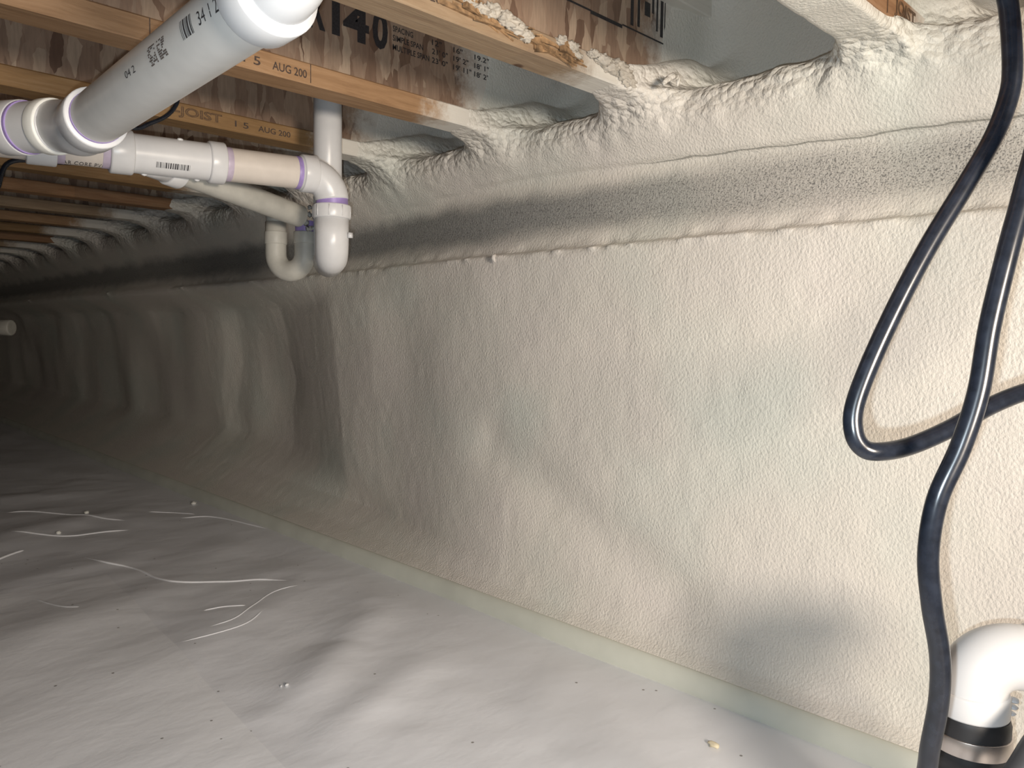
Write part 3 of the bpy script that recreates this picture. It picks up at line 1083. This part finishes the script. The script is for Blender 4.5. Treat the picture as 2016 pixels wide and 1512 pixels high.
R0 = np.array((-1.500, 0.903, 0))
hd = nrm(np.array((R0[0] - Q[0], R0[1] - Q[1], 0)))
lo = [Q + dn * 0.033, Q + dn * 0.072] + arc(Q + dn * 0.076, dn, hd, 0.034, 16)
lo += [lo[-1] + hd * 0.09]
obj('lower_elbow', *sweep(lo, r + 0.0022, 44), MAT_PVC, T)
obj('mould_nub', *box_vf(Q[0] + 0.026, Q[0] + 0.034, Q[1] + 0.018, Q[1] + 0.026, Q[2] - 0.074, Q[2] - 0.064), MAT_BRIGHT, T)
# riser coming through the floor behind the elbow
zr = lo[-1][2]
obj('riser', *sweep([(R0[0], R0[1], 1.30), (R0[0], R0[1], zr + 0.004)], r, 40), MAT_PVC, T)
# trap
tl = np.array((-1.612, 0.839, 0))
tr = np.array((-1.548, 0.875, 0))
hv = nrm(tr - tl)
half = np.linalg.norm(tr - tl) / 2
mid = (tl + tr) / 2
zt = 0.175 + H
U = [tl + (0, 0, 0.245 + H), tl + (0, 0, 0.205 + H)] + [mid + np.array((0, 0, zt)) - hv * half * math.cos(t) + np.array((0, 0, -half * math.sin(t) * 1.05)) for t in np.linspace(0, math.pi, 18)] + [tr + (0, 0, 0.205 + H), tr + (0, 0, 0.222 + H)]
obj('trap_bend', *sweep(U, 0.0228, 36), MAT_PVC_SHADED, T, label='white U-shaped trap with its shade painted grey')
pipe('trap_leg', tl + (0, 0, 0.215 + H), tl + (0, 0, 0.285 + H), 0.0215, MAT_PVC_SHADED, T)
collar('trap_hub', tl + (0, 0, 0.196 + H), tl + (0, 0, 0.224 + H), 0.0245, MAT_PVC_SHADED, T, 0.002, 0.02)
collar('trap_hub', tr + (0, 0, 0.196 + H), tr + (0, 0, 0.222 + H), 0.0245, MAT_PVC_SHADED, T, 0.002, 0.02)
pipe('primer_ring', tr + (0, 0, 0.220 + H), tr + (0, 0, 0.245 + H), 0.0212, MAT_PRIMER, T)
fb = [lump(G1 + np.array((random.uniform(0.0, 0.02), random.uniform(0.012, 0.03), random.uniform(-0.03, 0.025))), [random.uniform(0.004, 0.007)] * 3, 0.5, k, 1, 2) for k in range(9)]
put('foam_splatter', fb, MAT_FOAM, T).data.shade_smooth()
# print on the tee and the pipe
put('barcode', [wrap(*barcode(26, 2), at_y(0.488), pd, r + 0.0028, 0.016, 0.070, 0.80, 0.48, (0.98, -0.17, 0))], MAT_INK, T)
words('printed_text', [wrap(*text_vf('AR CORE PVC', spacing=1.15), at_y(0.365), pd, r, 0.004, 0.066, 1.45, 1.08, (0.98, -0.17, 0))], MAT_INK, T)

# ------------------------------------------------------------------ black cables, discharge elbow, hose
c1 = [(-0.19, 0.67, 1.064), (-0.172, 0.66, 0.96), (-0.166, 0.655, 0.890), (-0.161, 0.658, 0.861), (-0.157, 0.658, 0.821), (-0.158, 0.656, 0.798), (-0.164, 0.647, 0.769), (-0.176, 0.631, 0.734), (-0.192, 0.611, 0.691), (-0.205, 0.594, 0.650), (-0.217, 0.578, 0.606), (-0.224, 0.569, 0.573), (-0.223, 0.567, 0.554), (-0.218, 0.571, 0.543), (-0.210, 0.580, 0.540), (-0.198, 0.607, 0.543), (-0.181, 0.639, 0.555), (-0.163, 0.673, 0.572), (-0.144, 0.708, 0.584), (-0.124, 0.758, 0.590), (-0.09, 0.83, 0.61), (-0.03, 0.90, 0.68), (0.0, 0.92, 0.85), (-0.04, 0.93, 1.0), (-0.045, 0.93, 1.064)]
c2 = [(-0.125, 0.66, 1.064), (-0.122, 0.645, 0.92), (-0.129, 0.627, 0.783), (-0.136, 0.614, 0.721), (-0.141, 0.605, 0.683), (-0.147, 0.595, 0.632), (-0.15, 0.588, 0.587), (-0.157, 0.58, 0.549), (-0.167, 0.571, 0.513), (-0.171, 0.571, 0.475), (-0.169, 0.577, 0.438), (-0.166, 0.59, 0.399), (-0.168, 0.6, 0.363), (-0.175, 0.61, 0.322), (-0.184, 0.626, 0.276), (-0.225, 0.685, 0.12), (-0.235, 0.72, 0.06), (-0.225, 0.76, 0.012)]
tag(obj('black_cable', *sweep(smooth_path(c1, 8), 0.0068, 20), MAT_CABLE), 'thick black cable bent into a narrow loop, passing behind the other cable', 'cable')
tag(obj('black_cable', *sweep(smooth_path(c2, 8), 0.0069, 20), MAT_CABLE), 'thick black cable hanging in front down to the white discharge elbow', 'cable')

S = thing('discharge_pipe', 'white elbow clamped on black rubber coupling at lower right corner', 'pipe', (-0.213, 0.896, 0))
sc = np.array((-0.2185, 0.889, 0.0))
collar('elbow_hub', sc + (0, 0, 0.237), sc + (0, 0, 0.263), 0.0350, MAT_BRIGHT, S, 0.003)
eo = nrm(np.array((0.86, 0.5, -0.02)))
eb = [sc + (0, 0, 0.255)] + arc(sc + (0, 0, 0.264), (0, 0, 1), eo, 0.037, 18)
eb += [eb[-1] + eo * 0.012]
obj('elbow_body', *sweep(eb, 0.0325, 44), MAT_BRIGHT, S)
collar('elbow_hub', eb[-1] - eo * 0.004, eb[-1] + eo * 0.034, 0.0350, MAT_BRIGHT, S, 0.003)
pipe('straight_pipe', eb[-1] + eo * 0.02, eb[-1] + eo * 0.055, 0.0302, MAT_BRIGHT, S)
put('printed_code', [wrap(*grid_vf([(0.0, 0.72, 0, 1), (1.1, 1.22, 0.1, 0.3), (1.3, 1.4, 0.5, 0.7)]), eb[-6], eo, 0.0325, -0.004, 0.006, -0.95, -0.45, (0, 0, 1))], MAT_INK_FADED, S)
for k in range(3):
    obj('hub_rib', *lump(sc + np.array((0.030 + 0.0015 * k, 0.019 - 0.002 * k, 0.241 + k * 0.008)), (0.006, 0.006, 0.0024), 0.2, k, 1, 2), MAT_BRIGHT, S)
sharp(obj('rubber_coupling', *sweep([sc + (0, 0, z) for z in (0.09, 0.09, 0.094, 0.170, 0.173, 0.188, 0.191, 0.198, 0.201, 0.232, 0.238, 0.2385)],
                                     [0.030, 0.036, 0.0385, 0.0385, 0.0365, 0.0365, 0.0378, 0.0378, 0.0368, 0.0368, 0.035, 0.03], 48), MAT_RUBBER, S))
cl = collar('hose_clamp', sc + (0, 0, 0.203), sc + (0, 0, 0.2205), 0.0384, MAT_STEEL, S, 0.0006, 0.036)
ce = nrm(np.array((-0.80, 0.60, 0)))
ct = np.array((ce[1], -ce[0], 0))
cc = sc + ce * 0.044 + np.array((0, 0, 0.214))
sw = sweep([cc - np.array((0, 0, 0.012)), cc - np.array((0, 0, 0.0085)), cc - np.array((0, 0, 0.0084)), cc + np.array((0, 0, 0.0084)), cc + np.array((0, 0, 0.0085)), cc + np.array((0, 0, 0.012))], [0.0045, 0.0045, 0.003, 0.003, 0.0045, 0.0045], 12)
sharp(obj('clamp_screw', *sw, MAT_RUBBER, cl))
pipe('lower_pipe', sc + (0, 0, -0.01), sc + (0, 0, 0.12), 0.0302, MAT_RUBBER, S)
hose = smooth_path([(-0.182, 0.795, 0.005), (-0.177, 0.803, 0.10), (-0.1685, 0.811, 0.189), (-0.156, 0.828, 0.228), (-0.143, 0.844, 0.258), (-0.124, 0.864, 0.276), (-0.098, 0.88, 0.25), (-0.085, 0.89, 0.19), (-0.08, 0.89, 0.10), (-0.08, 0.89, 0.004)], 8)
tag(obj('grey_hose', *sweep(hose, 0.0145, 20), MAT_HOSE), 'dark grey hose leaning in the bottom right corner beside the elbow', 'hose')

# ------------------------------------------------------------------ small wires, far stub, crumbs
g = smooth_path([(-1.345, 0.44, 1.19), (-1.345, 0.462, 1.155), (-1.345, 0.478, 1.143), (-1.345, 0.492, 1.127), (-1.345, 0.497, 1.10), (-1.36, 0.50, 1.06)], 6)
tag(obj('green_wire', *sweep(g, 0.0042, 10), MAT_GREEN), 'dark green wire dropping behind the diagonal pipe at the top', 'wire')
w = smooth_path([(-1.66, 0.66, 1.20), (-1.66, 0.648, 1.112), (-1.66, 0.640, 1.084), (-1.66, 0.620, 1.060), (-1.66, 0.589, 1.040), (-1.66, 0.560, 1.025), (-1.655, 0.50, 1.03)], 6)
tag(obj('black_wire', *sweep(w, 0.0042, 10), MAT_CABLE), 'thin black wire looping below the joist right of the diagonal pipe', 'wire')
w = smooth_path([(-2.06, 0.60, 1.02), (-2.06, 0.50, 1.008), (-2.06, 0.447, 1.003), (-2.06, 0.422, 0.991), (-2.06, 0.410, 0.969), (-2.06, 0.401, 0.934), (-2.06, 0.38, 0.90), (-2.06, 0.30, 0.93)], 6)
tag(obj('black_wire', *sweep(w, 0.0055, 10), MAT_CABLE), 'black wire hooking down at the left edge below the pipes', 'wire')
a = np.array((-4.212, 0.86, 0.625))
d = nrm(np.array((-0.70, -0.71, 0.01)))
st = thing('pipe_stub', 'short dim pipe end poking in at the far left edge', 'pipe', a)
pipe('straight_pipe', a, a + d * 0.8, 0.033, MAT_PVC_SHADED, st)
collar('end_cap', a - d * 0.004, a + d * 0.05, 0.037, MAT_PVC_SHADED, st, 0.006)

for (x, y), s, lab, mm in (((-0.598, 1.033), (0.010, 0.0055, 0.004), 'tan foam crumb lying on the liner near the bottom of the strip', MAT_CRUMB),
                           ((-2.776, 1.118), (0.012, 0.009, 0.006), 'pale foam crumb on the liner against the dark edge of the strip', MAT_GLUE),
                           ((-2.835, 0.782), (0.009, 0.008, 0.006), 'pale foam crumb resting on a fold of the liner at far left', MAT_GLUE),
                           ((-2.611, 0.642), (0.007, 0.007, 0.005), 'tiny foam crumb touching the curved white fold at left', MAT_GLUE),
                           ((-1.207, 0.645), (0.003, 0.004, 0.003), 'white speck of foam in the middle of the near liner', MAT_BRIGHT),
                           ((-1.214, 0.638), (0.0022, 0.002, 0.002), 'second, smaller white speck beside the one in the near liner', MAT_BRIGHT)):
    z = float(hf(np.array([x]), np.array([y]))[0])
    v, f = lump((x, y, z + s[2] * 0.8), s, 0.35, x * 9, 1, 2)
    tag(obj('foam_crumb', v, f, mm), lab, 'crumb')
